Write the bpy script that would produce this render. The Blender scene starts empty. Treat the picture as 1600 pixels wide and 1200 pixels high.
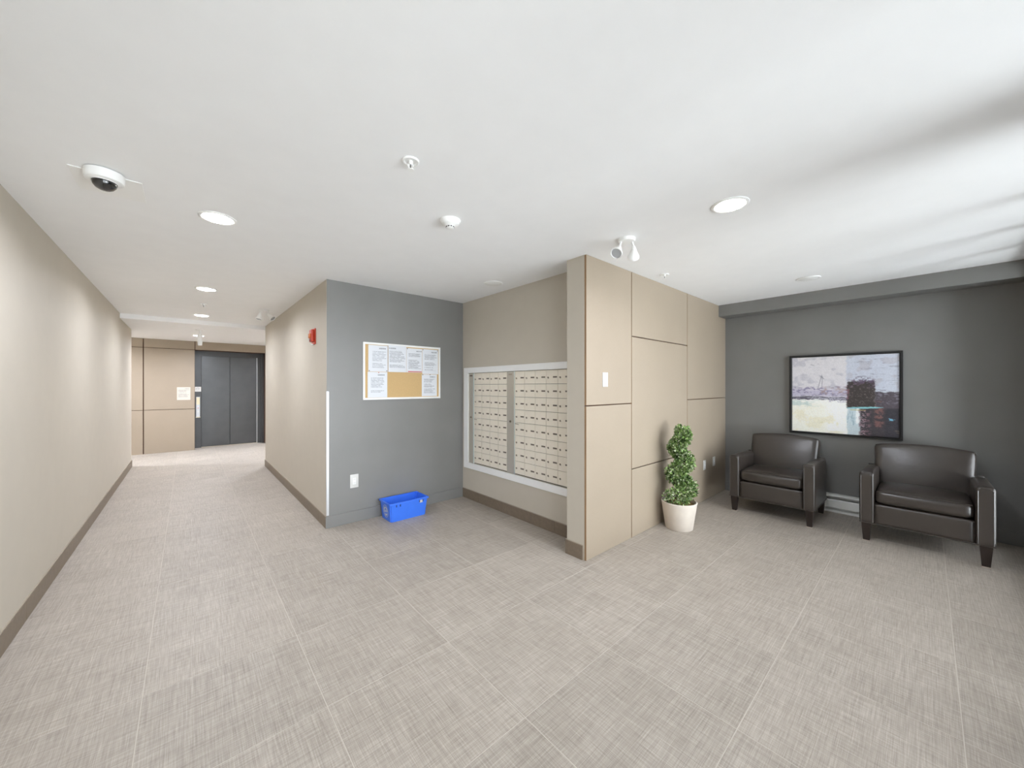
import bpy, bmesh, math, random
import numpy as np
from mathutils import Vector, Matrix
random.seed(7); np.random.seed(7)
S = bpy.context.scene
COL = S.collection
PI = math.pi

# ------------------------------------------------------------------ camera, world, light
CAM_H = 1.425
cam_d = bpy.data.cameras.new('camera'); cam = bpy.data.objects.new('camera', cam_d); COL.objects.link(cam)
cam.location = (0, 0, CAM_H)
cam.rotation_euler = (PI/2, 0, -math.atan(507/573.0))
cam_d.sensor_width = 36; cam_d.lens = 36*573/1600.0
cam_d.shift_y = 3.5/1600.0
cam_d.clip_start = 0.02; cam_d.clip_end = 200
S.camera = cam

w = bpy.data.worlds.new('world'); S.world = w; w.use_nodes = True
w.node_tree.nodes['Background'].inputs[0].default_value = (0.965, 0.985, 1.065, 1)
w.node_tree.nodes['Background'].inputs[1].default_value = 2.9

def area_light(name, loc, target, sx, sy, power, color=(1, 1, 1), shape='RECTANGLE', parent=None, spread=PI):
    d = bpy.data.lights.new(name, 'AREA'); d.shape = shape; d.size = sx; d.size_y = sy
    d.energy = power; d.color = color; d.spread = spread
    o = bpy.data.objects.new(name, d); COL.objects.link(o)
    o.location = loc
    o.rotation_euler = (Vector(target)-Vector(loc)).to_track_quat('-Z', 'Y').to_euler()
    if parent: o.parent = parent; o.location = Vector(loc)-ORG[parent.name]
    return o
# sunlight thrown back into the lobby by the pavement before the entrance
area_light('pavement_bounce', (2.5, -4.2, 0.12), (2.6, 0.6, 2.5), 1.9, 0.7, 88, (0.95, 1.0, 1.07))
sd = bpy.data.lights.new('sun', 'SUN'); sd.energy = 8.2; sd.angle = math.radians(0.6); sd.color = (0.96, 1.0, 1.06)
so = bpy.data.objects.new('sun', sd); COL.objects.link(so); so.rotation_euler = Vector((-0.75, -0.35, -1)).to_track_quat('-Z', 'Y').to_euler()

S.view_settings.view_transform = 'Standard'; S.view_settings.look = 'None'
S.view_settings.gamma = 1; S.view_settings.use_curve_mapping = False
S.view_settings.exposure = 1.12
DOWNLIGHT_W = 9.2

# ------------------------------------------------------------------ helpers
ORG = {}
H = 2.5; HL = 2.43
def bx(bm, x0, x1, y0, y1, z0, z1, mi=0):
    vs = [bm.verts.new(c) for c in ((x0,y0,z0),(x1,y0,z0),(x1,y1,z0),(x0,y1,z0),(x0,y0,z1),(x1,y0,z1),(x1,y1,z1),(x0,y1,z1))]
    fs = []
    for q in ((3,2,1,0),(4,5,6,7),(0,1,5,4),(1,2,6,5),(2,3,7,6),(3,0,4,7)):
        f = bm.faces.new([vs[i] for i in q]); f.material_index = mi; fs.append(f)
    return fs   # bottom, top, -y, +x, +y, -x
def bevel(bm, r, seg=2):
    bmesh.ops.bevel(bm, geom=bm.edges[:], offset=r, segments=seg, affect='EDGES', profile=0.5)
    return bm
def box(x0, x1, y0, y1, z0, z1, r=0, seg=2):
    bm = bmesh.new(); bx(bm, x0, x1, y0, y1, z0, z1)
    if r: bevel(bm, r, seg)
    return bm
def boxes(lst, r=0):
    bm = bmesh.new()
    for b in lst:
        t = bmesh.new(); bx(t, *b)
        if r: bevel(t, r)
        me = bpy.data.meshes.new('t'); t.to_mesh(me); t.free(); bm.from_mesh(me); bpy.data.meshes.remove(me)
    return bm
def lathe(bm, prof, n=32, M=None):
    M = M or Matrix()
    rings = []
    for r, z in prof:
        if r < 1e-6: rings.append([bm.verts.new(M @ Vector((0,0,z)))])
        else: rings.append([bm.verts.new(M @ Vector((r*math.cos(2*PI*i/n), r*math.sin(2*PI*i/n), z))) for i in range(n)])
    for a, b in zip(rings, rings[1:]):
        for i in range(n):
            j = (i+1) % n
            if len(a) == 1 and len(b) == 1: continue
            if len(a) == 1: bm.faces.new((a[0], b[i], b[j]))
            elif len(b) == 1: bm.faces.new((a[i], a[j], b[0]))
            else: bm.faces.new((a[i], a[j], b[j], b[i]))
    bmesh.ops.recalc_face_normals(bm, faces=bm.faces[:])
    return bm
def lat(prof, M=None, n=32): return lathe(bmesh.new(), prof, n, M)
def T(x, y, z): return Matrix.Translation((x, y, z))
def aim(p, d):
    return T(*p) @ Vector(d).to_track_quat('Z', 'Y').to_matrix().to_4x4()
def cyl(p0, p1, r, r1=None, n=20):
    p0 = Vector(p0); p1 = Vector(p1); L = (p1-p0).length; r1 = r if r1 is None else r1
    return lat([(0,0),(r,0),(r1,L),(0,L)], aim(p0, p1-p0), n)
def rbox(sx, sy, sz, r, n=10, crown=(0,0,0), fn=None, M=None):
    """soft box centred on 0: rounded by r, each pair of faces pushed out by crown"""
    bm = bmesh.new(); bmesh.ops.create_cube(bm, size=2)
    bmesh.ops.subdivide_edges(bm, edges=bm.edges[:], cuts=n, use_grid_fill=True)
    hs = Vector((sx/2, sy/2, sz/2))
    for v in bm.verts:
        # denser rows near the edges
        u = Vector([math.copysign(abs(c)**0.6, c) for c in v.co])
        p = Vector([u[i]*hs[i] for i in range(3)])
        q = Vector([max(-hs[i]+r, min(hs[i]-r, p[i])) for i in range(3)])
        d = p-q
        if d.length > 1e-9: p = q + d.normalized()*r if (abs(d.x) > 1e-9)+(abs(d.y) > 1e-9)+(abs(d.z) > 1e-9) > 1 or True else p
        k = [1-min(1, abs(p[i]/hs[i]))**2 for i in range(3)]
        p.x += crown[0]*k[1]*k[2]*math.copysign(1, p.x)*(abs(p.x) > hs.x*0.5)
        p.y += crown[1]*k[0]*k[2]*math.copysign(1, p.y)*(abs(p.y) > hs.y*0.5)
        p.z += crown[2]*k[0]*k[1]*math.copysign(1, p.z)*(abs(p.z) > hs.z*0.5)
        if fn: p = fn(p)
        v.co = p
    if M: bm.transform(M)
    return bm
def finish(name, bm, mats, org, smooth):
    me = bpy.data.meshes.new(name)
    if org.length > 0: bm.transform(Matrix.Translation(-org))
    bm.normal_update(); bm.to_mesh(me); bm.free()
    for m in (mats if isinstance(mats, (list, tuple)) else [mats]): me.materials.append(m)
    if smooth:
        for p in me.polygons: p.use_smooth = True
        if smooth != 'all' and hasattr(me, 'set_sharp_from_angle'): me.set_sharp_from_angle(angle=math.radians(smooth if smooth is not True else 40))
    return me
def obj(name, bm, mat, parent=None, smooth=False, org=None):
    o_ = Vector(org) if org is not None else (ORG[parent.name] if parent else Vector())
    me = finish(name, bm, mat, o_, smooth)
    o = bpy.data.objects.new(name, me); COL.objects.link(o)
    if parent: o.parent = parent; ORG[o.name] = ORG[parent.name]
    else: o.location = o_; ORG[o.name] = o_
    return o
def tag(o, label=None, cat=None, group=None, kind=None):
    if label: o['label'] = label
    if cat: o['category'] = cat
    if group: o['group'] = group
    if kind: o['kind'] = kind
    return o
def thing(name, loc, label, cat, group=None, kind=None):
    o = bpy.data.objects.new(name, None); COL.objects.link(o); o.location = loc; o.empty_display_size = 0.1
    ORG[o.name] = Vector(loc)
    return tag(o, label, cat, group, kind)
def struct(name, bm, mat, label, cat, org=(0,0,0)):
    return tag(obj(name, bm, mat, None, False, org), label, cat, None, 'structure')
def copy_tree(o, parent=None):
    c = o.copy(); COL.objects.link(c)
    if parent: c.parent = parent
    for ch in list(o.children): copy_tree(ch, c)
    return c

# ------------------------------------------------------------------ materials
def lin(c):
    return tuple((v/255/12.92 if v/255 <= 0.04045 else ((v/255+0.055)/1.055)**2.4) for v in c)
class NT:
    def __init__(s, m): s.t = m.node_tree; s.n = s.t.nodes; s.l = s.t.links
    def add(s, kind, **kw):
        n = s.n.new(kind)
        for k, v in kw.items(): setattr(n, k, v)
        return n
    def link(s, a, b): s.l.new(a, b)
def mat(name, col, rough=0.6, metal=0.0, var=0.04, vscale=6.0, bump=0.0, bscale=200.0, spec=0.5, coat=0.0, emit=None, estr=0, grain=0.0):
    m = bpy.data.materials.new(name); m.use_nodes = True; N = NT(m)
    b = N.n['Principled BSDF']
    b.inputs['Roughness'].default_value = rough; b.inputs['Metallic'].default_value = metal
    b.inputs['Specular IOR Level'].default_value = spec; b.inputs['Coat Weight'].default_value = coat
    b.inputs['Coat Roughness'].default_value = 0.2
    tc = N.add('ShaderNodeTexCoord')
    ns = N.add('ShaderNodeTexNoise'); ns.inputs['Scale'].default_value = vscale; ns.inputs['Detail'].default_value = 4
    N.link(tc.outputs['Object'], ns.inputs['Vector'])
    r = N.add('ShaderNodeValToRGB')
    r.color_ramp.elements[0].position = 0.3; r.color_ramp.elements[1].position = 0.7
    r.color_ramp.elements[0].color = tuple(c*(1-var) for c in col)+(1,)
    r.color_ramp.elements[1].color = tuple(min(1, c*(1+var)) for c in col)+(1,)
    N.link(ns.outputs['Fac'], r.inputs['Fac']); N.link(r.outputs['Color'], b.inputs['Base Color'])
    if bump:
        n2 = N.add('ShaderNodeTexNoise'); n2.inputs['Scale'].default_value = bscale; n2.inputs['Detail'].default_value = 3
        N.link(tc.outputs['Object'], n2.inputs['Vector'])
        bp = N.add('ShaderNodeBump'); bp.inputs['Strength'].default_value = bump; bp.inputs['Distance'].default_value = 0.002
        N.link(n2.outputs['Fac'], bp.inputs['Height']); N.link(bp.outputs['Normal'], b.inputs['Normal'])
    if emit: b.inputs['Emission Color'].default_value = emit+(1,); b.inputs['Emission Strength'].default_value = estr
    return m
M = {}
M['beige'] = mat('beige_paint', lin((194,186,172)), 0.6, bump=0.06, bscale=350, var=0.015)
M['ceiling'] = mat('ceiling_paint', lin((246,246,246)), 0.8, bump=0.05, bscale=300, var=0.01)
M['charcoal'] = mat('charcoal_paint', lin((128,127,125)), 0.42, bump=0.05, bscale=350, var=0.05, vscale=2)
M['charcoal_right'] = M['charcoal']
M['white'] = mat('white_enamel', lin((240,240,238)), 0.4, var=0.01)
M['plate'] = mat('white_plastic', lin((214,213,209)), 0.35, var=0.01)
M['plate_dark'] = mat('plastic_slot', lin((60,58,55)), 0.5)  # dark tone of the socket slots and sprinkler bulbs
M['basetile'] = mat('base_tile', lin((122,108,92)), 0.45, var=0.08, vscale=30)
M['cap'] = mat('base_cap', lin((168,158,142)), 0.6)
M['joint'] = mat('panel_joint', lin((92,66,48)), 0.8)
M['alum'] = mat('aluminium', lin((205,206,208)), 0.35, 0.8, var=0.02)
M['bronze'] = mat('dark_frame', lin((52,50,50)), 0.45, 0.3)
M['grout'] = mat('grout', lin((192,185,174)), 0.9, var=0.05, vscale=40)
M['pave'] = mat('pavement', lin((188,188,188)), 0.9, var=0.08, vscale=3)

def panel_mat():
    m = mat('laminate_panel', lin((159,145,127)), 0.5, var=0.02, vscale=3); N = NT(m); b = N.n['Principled BSDF']
    tc = N.add('ShaderNodeTexCoord')
    # fine woven grain of the laminate
    mp = N.add('ShaderNodeMapping'); mp.inputs['Scale'].default_value = (90, 90, 900); N.link(tc.outputs['Object'], mp.inputs['Vector'])
    n1 = N.add('ShaderNodeTexNoise'); n1.inputs['Scale'].default_value = 1; N.link(mp.outputs['Vector'], n1.inputs['Vector'])
    mp2 = N.add('ShaderNodeMapping'); mp2.inputs['Scale'].default_value = (700, 700, 40); N.link(tc.outputs['Object'], mp2.inputs['Vector'])
    n2 = N.add('ShaderNodeTexNoise'); n2.inputs['Scale'].default_value = 1; N.link(mp2.outputs['Vector'], n2.inputs['Vector'])
    ad = N.add('ShaderNodeMath', operation='ADD'); N.link(n1.outputs['Fac'], ad.inputs[0]); N.link(n2.outputs['Fac'], ad.inputs[1])
    mr = N.add('ShaderNodeMapRange'); mr.inputs[1].default_value = 0.6; mr.inputs[2].default_value = 1.4; mr.inputs[3].default_value = 0.93; mr.inputs[4].default_value = 1.06
    N.link(ad.outputs[0], mr.inputs[0])
    mx = N.add('ShaderNodeMix', data_type='RGBA', blend_type='MULTIPLY'); mx.inputs[0].default_value = 1
    src = b.inputs['Base Color'].links[0].from_socket
    N.link(src, mx.inputs[6]); N.link(mr.outputs[0], mx.inputs[7]); N.link(mx.outputs[2], b.inputs['Base Color'])
    return m
M['panel'] = panel_mat()
M['panel_edge'] = mat('panel_core', lin((150,118,84)), 0.7)

def tile_mat():
    m = bpy.data.materials.new('linen_tile'); m.use_nodes = True; N = NT(m); b = N.n['Principled BSDF']
    tc = N.add('ShaderNodeTexCoord'); oi = N.add('ShaderNodeObjectInfo')
    off = N.add('ShaderNodeMath', operation='MULTIPLY'); off.inputs[1].default_value = 57; N.link(oi.outputs['Random'], off.inputs[0])
    cb = N.add('ShaderNodeCombineXYZ')
    for i in range(3): N.link(off.outputs[0], cb.inputs[i])
    va = N.add('ShaderNodeVectorMath', operation='ADD'); N.link(tc.outputs['Object'], va.inputs[0]); N.link(cb.outputs[0], va.inputs[1])
    def streak(sx, sy, det=2):
        mp = N.add('ShaderNodeMapping'); mp.inputs['Scale'].default_value = (sx, sy, 1); N.link(va.outputs[0], mp.inputs['Vector'])
        n = N.add('ShaderNodeTexNoise'); n.inputs['Scale'].default_value = 1; n.inputs['Detail'].default_value = det; n.inputs['Roughness'].default_value = 0.6
        N.link(mp.outputs['Vector'], n.inputs['Vector']); return n.outputs['Fac']
    a = streak(9, 330); c = streak(330, 9); d = streak(3, 3, 3); e = streak(4.0, 130); g = streak(130, 4.0)
    def add(p, q, wq=1.0):
        ml = N.add('ShaderNodeMath', operation='MULTIPLY_ADD'); N.link(q, ml.inputs[0]); ml.inputs[1].default_value = wq; N.link(p, ml.inputs[2]); return ml.outputs[0]
    s = add(add(add(add(a, c), e, 0.6), g, 0.6), d, 0.35)
    mr = N.add('ShaderNodeMapRange'); mr.inputs[1].default_value = 1.1; mr.inputs[2].default_value = 2.45; N.link(s, mr.inputs[0])
    r = N.add('ShaderNodeValToRGB'); N.link(mr.outputs[0], r.inputs['Fac'])
    el = r.color_ramp.elements; el[0].position = 0.0; el[0].color = lin((124,115,105))+(1,); el[1].position = 1.0; el[1].color = lin((201,193,182))+(1,)
    x = el.new(0.5); x.color = lin((166,157,146))+(1,)
    # small shade difference from tile to tile
    mm = N.add('ShaderNodeMapRange'); mm.inputs[3].default_value = 0.95; mm.inputs[4].default_value = 1.04; N.link(oi.outputs['Random'], mm.inputs[0])
    mx = N.add('ShaderNodeMix', data_type='RGBA', blend_type='MULTIPLY'); mx.inputs[0].default_value = 1
    N.link(r.outputs['Color'], mx.inputs[6]); N.link(mm.outputs[0], mx.inputs[7]); N.link(mx.outputs[2], b.inputs['Base Color'])
    b.inputs['Roughness'].default_value = 0.5; b.inputs['Specular IOR Level'].default_value = 0.35
    bp = N.add('ShaderNodeBump'); bp.inputs['Strength'].default_value = 0.15; bp.inputs['Distance'].default_value = 0.001
    N.link(s, bp.inputs['Height']); N.link(bp.outputs['Normal'], b.inputs['Normal'])
    return m
M['tile'] = tile_mat()

def glass_mat():
    m = bpy.data.materials.new('window_glass'); m.use_nodes = True; N = NT(m); N.n.remove(N.n['Principled BSDF'])
    tr = N.add('ShaderNodeBsdfTransparent'); tr.inputs[0].default_value = (0.95, 0.97, 0.96, 1)
    gl = N.add('ShaderNodeBsdfGlossy'); gl.inputs['Roughness'].default_value = 0.02
    fr = N.add('ShaderNodeFresnel'); fr.inputs[0].default_value = 1.45
    ns = N.add('ShaderNodeTexNoise'); ns.inputs['Scale'].default_value = 2
    mx = N.add('ShaderNodeMixShader'); N.link(fr.outputs[0], mx.inputs[0]); N.link(tr.outputs[0], mx.inputs[1]); N.link(gl.outputs[0], mx.inputs[2])
    N.link(mx.outputs[0], N.n['Material Output'].inputs[0]); return m
M['glass'] = glass_mat()

# ------------------------------------------------------------------ structure
XL, XC, XM, XR = -0.745, 1.045, 2.675, 5.55      # left wall, corridor wall, mailbox wall, right wall
YN, YP, YF = 3.985, 1.835, -0.6                  # notice wall, panel face, entrance front
YC, YE, YL = 7.85, 10.85, 9.34                   # corridor wall end, elevator wall, left wall end
# floor: slab of grout with one object for each tile
fl = struct('floor', boxes([(XL-0.13, XR+0.12, YF-0.15, 11.5, -0.12, -0.0008), (-3.2, XL-0.13, 9.2, 11.5, -0.12, -0.0008)]), M['grout'], 'beige linen-look tiled floor of the lobby and corridor', 'floor')
P = 0.622; gx0 = -0.155; gy0 = -0.1; g = 0.0017
tb = box(g, P-g, g, P-g, -0.011, 0.0)
es = [e for e in tb.edges if all(v.co.z > -0.001 for v in e.verts)]
bmesh.ops.bevel(tb, geom=es, offset=0.0006, segments=1, affect='EDGES')
tile_me = finish('floor_tile', tb, M['tile'], Vector(), False)
def overl(x, y, r): return x < r[1]-0.01 and x+P > r[0]+0.01 and y < r[3]-0.01 and y+P > r[2]+0.01
rooms = [(XL, XC, YF, 11.2), (XC, XM, YF, YN), (XM, XR, YF, YP), (XC, 1.9, YC, 10.86), (-1.4, XL, YL, 10.86)]
for i in range(-3, 11):
    for j in range(-1, 19):
        x = gx0+i*P; y = gy0+j*P
        if any(overl(x, y, r) for r in rooms):
            o = bpy.data.objects.new('floor_tile', tile_me); COL.objects.link(o); o.parent = fl; o.location = (x, y, 0)

struct('ceiling', box(XL-0.13, XR+0.12, YF-0.15, YC, H, H+0.12), M['ceiling'], 'smooth white ceiling over the lobby and corridor', 'ceiling')
struct('ceiling_lobby', box(-3.2, 3.2, YC, 11.6, HL, H+0.12), M['ceiling'], 'lower white ceiling before the elevator', 'ceiling')
struct('wall_left', box(XL-0.12, XL, YF-0.1, YL, 0, H), M['beige'], 'long beige wall on the side of the security camera', 'wall', (XL, 0, 0))
bm = bmesh.new(); bx(bm, XC, XC+0.12, YN+0.12, YC, 0, H)
struct('wall_corridor', bm, M['beige'], 'beige corridor wall carrying the red fire alarm', 'wall', (XC, 0, 0))
bm = bmesh.new(); fs = bx(bm, XC, XM+0.12, YN, YN+0.12, 0, H); fs[5].material_index = 1
struct('wall_notice', bm, [M['charcoal'], M['beige']], 'charcoal grey wall behind the notice board', 'wall', (XC, YN, 0))
# mailbox wall with its opening
MY0, MY1, MZ0, MZ1 = 2.20, 3.85, 0.462, 1.590
struct('wall_mailboxes', boxes([(XM, XM+0.12, 2.036, MY0, 0, H), (XM, XM+0.12, MY1, YN, 0, H), (XM, XM+0.12, MY0, MY1, 0, MZ0), (XM, XM+0.12, MY0, MY1, MZ1, H), (XM+0.12, XM+0.14, 2.036, YN, 0, H)]), M['beige'], 'taupe wall around the mailboxes', 'wall', (XM, 0, 0))
struct('wall_column', box(2.43, XM+0.14, YP+0.02, 2.036, 0, H), M['beige'], 'narrow beige return at the end of the panelled wall', 'wall', (2.43, 0, 0))
wp = struct('wall_panels', box(XM+0.14, XR+0.12, YP+0.02, 2.036, 0, H), M['joint'], 'wall clad in tan laminate panels with dark joints', 'wall', (XM, YP, 0))
G = 0.005
def panel(parent, x0, x1, z0, z1, y, th=0.02):
    o = obj('panel', box(x0+G, x1-G, y, y+th-0.0005, z0+G, z1-G, 0.0008, 1), M['panel'], parent)
    o.data.materials.append(M['panel_edge'])
    for p in o.data.polygons:
        if p.normal.x < -0.9: p.material_index = 1
    return o
for x0, x1, zs in ((2.427, 3.125, (-0.004, 1.264, 2.504)), (3.125, 4.335, (-0.004, 0.645, 1.895, 2.504)), (4.335, XR+0.004, (-0.004, 1.269, 2.504))):
    for z0, z1 in zip(zs, zs[1:]): panel(wp, x0, x1, z0, z1, YP)
obj('backing_strip', box(2.4335, XM+0.14, YP+0.0196, YP+0.0199, 0.001, H-0.001), M['joint'], wp)
struct('wall_right', box(XR, XR+0.12, YF-0.1, YP+0.02, 0, H), M['charcoal'], 'charcoal grey wall behind the armchairs', 'wall', (XR, 0, 0))
struct('trim_1', box(5.30, XR, YF+0.02, YP, 2.352, H), M['charcoal'], 'charcoal bulkhead along the ceiling above the armchairs', 'bulkhead', (5.3, 0, 2.352))
# elevator lobby
wl = struct('wall_lobby', boxes([(-3.0, 0.122, YE+0.02, 11.32, 0, HL), (1.45, 3.0, YE+0.02, 11.32, 0, HL), (0.122, 1.45, YE+0.02, 11.32, 2.246, HL), (0.122, 1.45, 11.25, 11.32, 0, 2.246)]), M['joint'], 'tan panelled wall around the elevator', 'wall', (0, YE, 0))
zz = (-0.004, 0.921, 2.240, HL+0.004)
for x0, x1 in ((-1.9, -0.692), (-0.692, 0.127), (1.445, 2.4)):
    for z0, z1 in zip(zz, zz[1:]):
        o = panel(wl, x0+0.003, x1-0.003, z0, z1, YE)
panel(wl, 0.127, 1.445, 2.240, HL+0.004, YE)
struct('wall_end_left', box(-3.12, -3.0, 9.2, 11.32, 0, HL), M['beige'], 'beige wall at the hidden end of the elevator lobby', 'wall')
struct('wall_end_right', box(3.0, 3.12, YC-0.12, 11.32, 0, HL), M['beige'], 'beige wall at the far hidden end of the elevator lobby', 'wall')
struct('wall_back_left', box(-3.0, XL-0.12, YL-0.12, YL, 0, HL), M['beige'], 'beige wall turning away behind the long corridor wall', 'wall')
struct('wall_back_right', box(XC+0.12, 3.0, YC-0.12, YC, 0, HL), M['beige'], 'beige wall turning away behind the fire alarm wall', 'wall')
# baseboards
BH = 0.115; BT = 0.011
def baseboard(name, x0, x1, y0, y1, label, mt, axis, side, h=BH, tiles=True):
    """a run of base tiles; axis 'y' run along y, grown towards side"""
    t = thing(name, ((x0+x1)/2, (y0+y1)/2, 0), label, 'baseboard', None, 'structure')
    a0, a1 = (y0, y1) if axis == 'y' else (x0, x1)
    o0 = gy0 if axis == 'y' else gx0
    cuts = [a0]
    if tiles:
        k = math.floor((a0-o0)/P)+1
        while o0+k*P < a1-0.02:
            if o0+k*P > a0+0.02: cuts.append(o0+k*P)
            k += 1
    cuts.append(a1)
    for c0, c1 in zip(cuts, cuts[1:]):
        e = 0.0008 if tiles else 0
        b = (x0, x1, c0+e, c1-e) if axis == 'y' else (c0+e, c1-e, y0, y1)
        obj('base_tile', box(*b, 0.0, h, 0.0008, 1), mt, t)
    c = 0.004
    if mt is M['basetile']: obj('cap_strip', box(x0+(c if side == '-x' else 0), x1-(c if side == '+x' else 0), y0, y1, h, h+0.005), M['cap'], t)
    return t
baseboard('baseboard_left', XL, XL+BT, YF, YL, 'brown tile baseboard along the long beige wall', M['basetile'], 'y', '+x')
baseboard('baseboard_corridor', XC-BT, XC, YN, YC, 'brown tile baseboard under the fire alarm', M['basetile'], 'y', '-x')
baseboard('baseboard_notice', XC-BT, XM, YN-BT, YN, 'charcoal painted baseboard under the notice board', M['charcoal'], 'x', '-y', 0.118, False)
baseboard('baseboard_mailboxes', XM-BT, XM, 2.036, YN-BT, 'brown tile baseboard under the mailboxes', M['basetile'], 'y', '-x')
baseboard('baseboard_column', 2.43-BT, 2.43, 1.868, 2.048, 'short brown base tile at the end of the panelled wall', M['basetile'], 'y', '-x', 0.118, False)
baseboard('baseboard_right', XR-BT, XR, YF, YP, 'charcoal painted baseboard behind the armchairs', M['charcoal'], 'y', '-x', 0.12, False)

# entrance front of glass behind the camera
wf = thing('window_1', (2.4, YF, 0), 'glazed entrance front with dark metal mullions', 'window', None, 'structure')
mull = [(-0.745, -0.69), (0.40, 0.46), (1.46, 1.52), (2.23, 2.57), (3.43, 3.49), (4.07, 4.13), (4.63, 4.69), (5.27, 5.33)]
for a, b in mull: obj('mullion', box(a, b, YF-0.08, YF+0.03, 0, H, 0.002, 1), M['bronze'], wf)
for (a0, a), (b, b1) in zip(mull, mull[1:]):
    obj('sill', box(a, b, YF-0.08, YF+0.03, 0, 0.10), M['bronze'], wf)
    obj('head', box(a, b, YF-0.08, YF+0.03, H-0.06, H), M['bronze'], wf)
    obj('pane', box(a, b, YF-0.034, YF-0.026, 0.10, H-0.06), M['glass'], wf)
struct('wall_front', box(5.33, XR, YF-0.1, YF+0.025, 0, H), M['charcoal'], 'charcoal pier at the end of the glazed entrance front', 'wall', (5.33, YF, 0))
struct('ground', box(-14, 18, -16, YF-0.15, -0.14, -0.02), M['pave'], 'pale concrete pavement outside the entrance', 'pavement')

# ------------------------------------------------------------------ elevator
M['steel'] = mat('dark_steel', lin((92,93,94)), 0.34, 0.75, var=0.06, vscale=5)
M['steel_frame'] = mat('dark_steel_frame', lin((88,89,90)), 0.4, 0.5, var=0.04)
M['sill'] = mat('sill_metal', lin((200,190,170)), 0.35, 0.7)
M['seam'] = mat('dark_gap', (0.01, 0.01, 0.01), 0.8)
el = thing('door_1', (0.78, 11.2, 0), 'dark grey elevator door of two leaves in a metal frame', 'elevator door', None, 'structure')
fy = 11.16
obj('pilaster', box(0.1225, 0.240, fy, fy+0.089, 0, 2.245), M['steel_frame'], el)
obj('jamb', box(1.318, 1.4495, fy, fy+0.089, 0, 2.245), M['steel_frame'], el)
obj('jamb', box(1.405, 1.4495, fy-0.05, fy, 0, 2.245), M['steel_frame'], el)
obj('jamb_edge', box(1.302, 1.318, fy+0.012, fy+0.089, 0, 2.135), M['alum'], el)
obj('head', box(0.240, 1.318, fy, fy+0.089, 2.135, 2.245), M['steel_frame'], el)
obj('leaf', box(0.243, 0.768, fy+0.030, fy+0.055, 0.012, 2.133, 0.002, 1), M['steel'], el)
obj('leaf', box(0.772, 1.300, fy+0.036, fy+0.061, 0.012, 2.133, 0.002, 1), M['steel'], el)
obj('seam', box(0.766, 0.774, fy+0.056, fy+0.07, 0.012, 2.133), M['seam'], el)
obj('sill', box(0.240, 1.318, fy+0.0, fy+0.075, 0.0, 0.010), M['sill'], el)
c = thing('call_panel', (0.182, fy, 0.945), 'steel call button plate on the elevator frame', 'call panel')
obj('plate', box(0.150, 0.216, fy-0.006, fy-0.0005, 0.72, 1.18, 0.001, 1), M['alum'], c)
obj('key_switch_plate', box(0.154, 0.212, fy-0.009, fy-0.006, 1.00, 1.165), mat('pale_plate', lin((235,225,190)), 0.4), c)
b1 = obj('button', cyl((0.183, fy-0.006, 0.92), (0.183, fy-0.014, 0.92), 0.017), M['plate'], c, True)
obj('button_glow', cyl((0.183, fy-0.014, 0.92), (0.183, fy-0.0155, 0.92), 0.009), mat('red_lens', lin((200,60,45)), 0.3), b1, True)
obj('button', cyl((0.183, fy-0.006, 0.84), (0.183, fy-0.014, 0.84), 0.017), M['plate'], c, True)
obj('lower_bracket', box(0.143, 0.222, fy-0.02, fy-0.0005, 0.70, 0.722), M['sill'], c)
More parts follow.
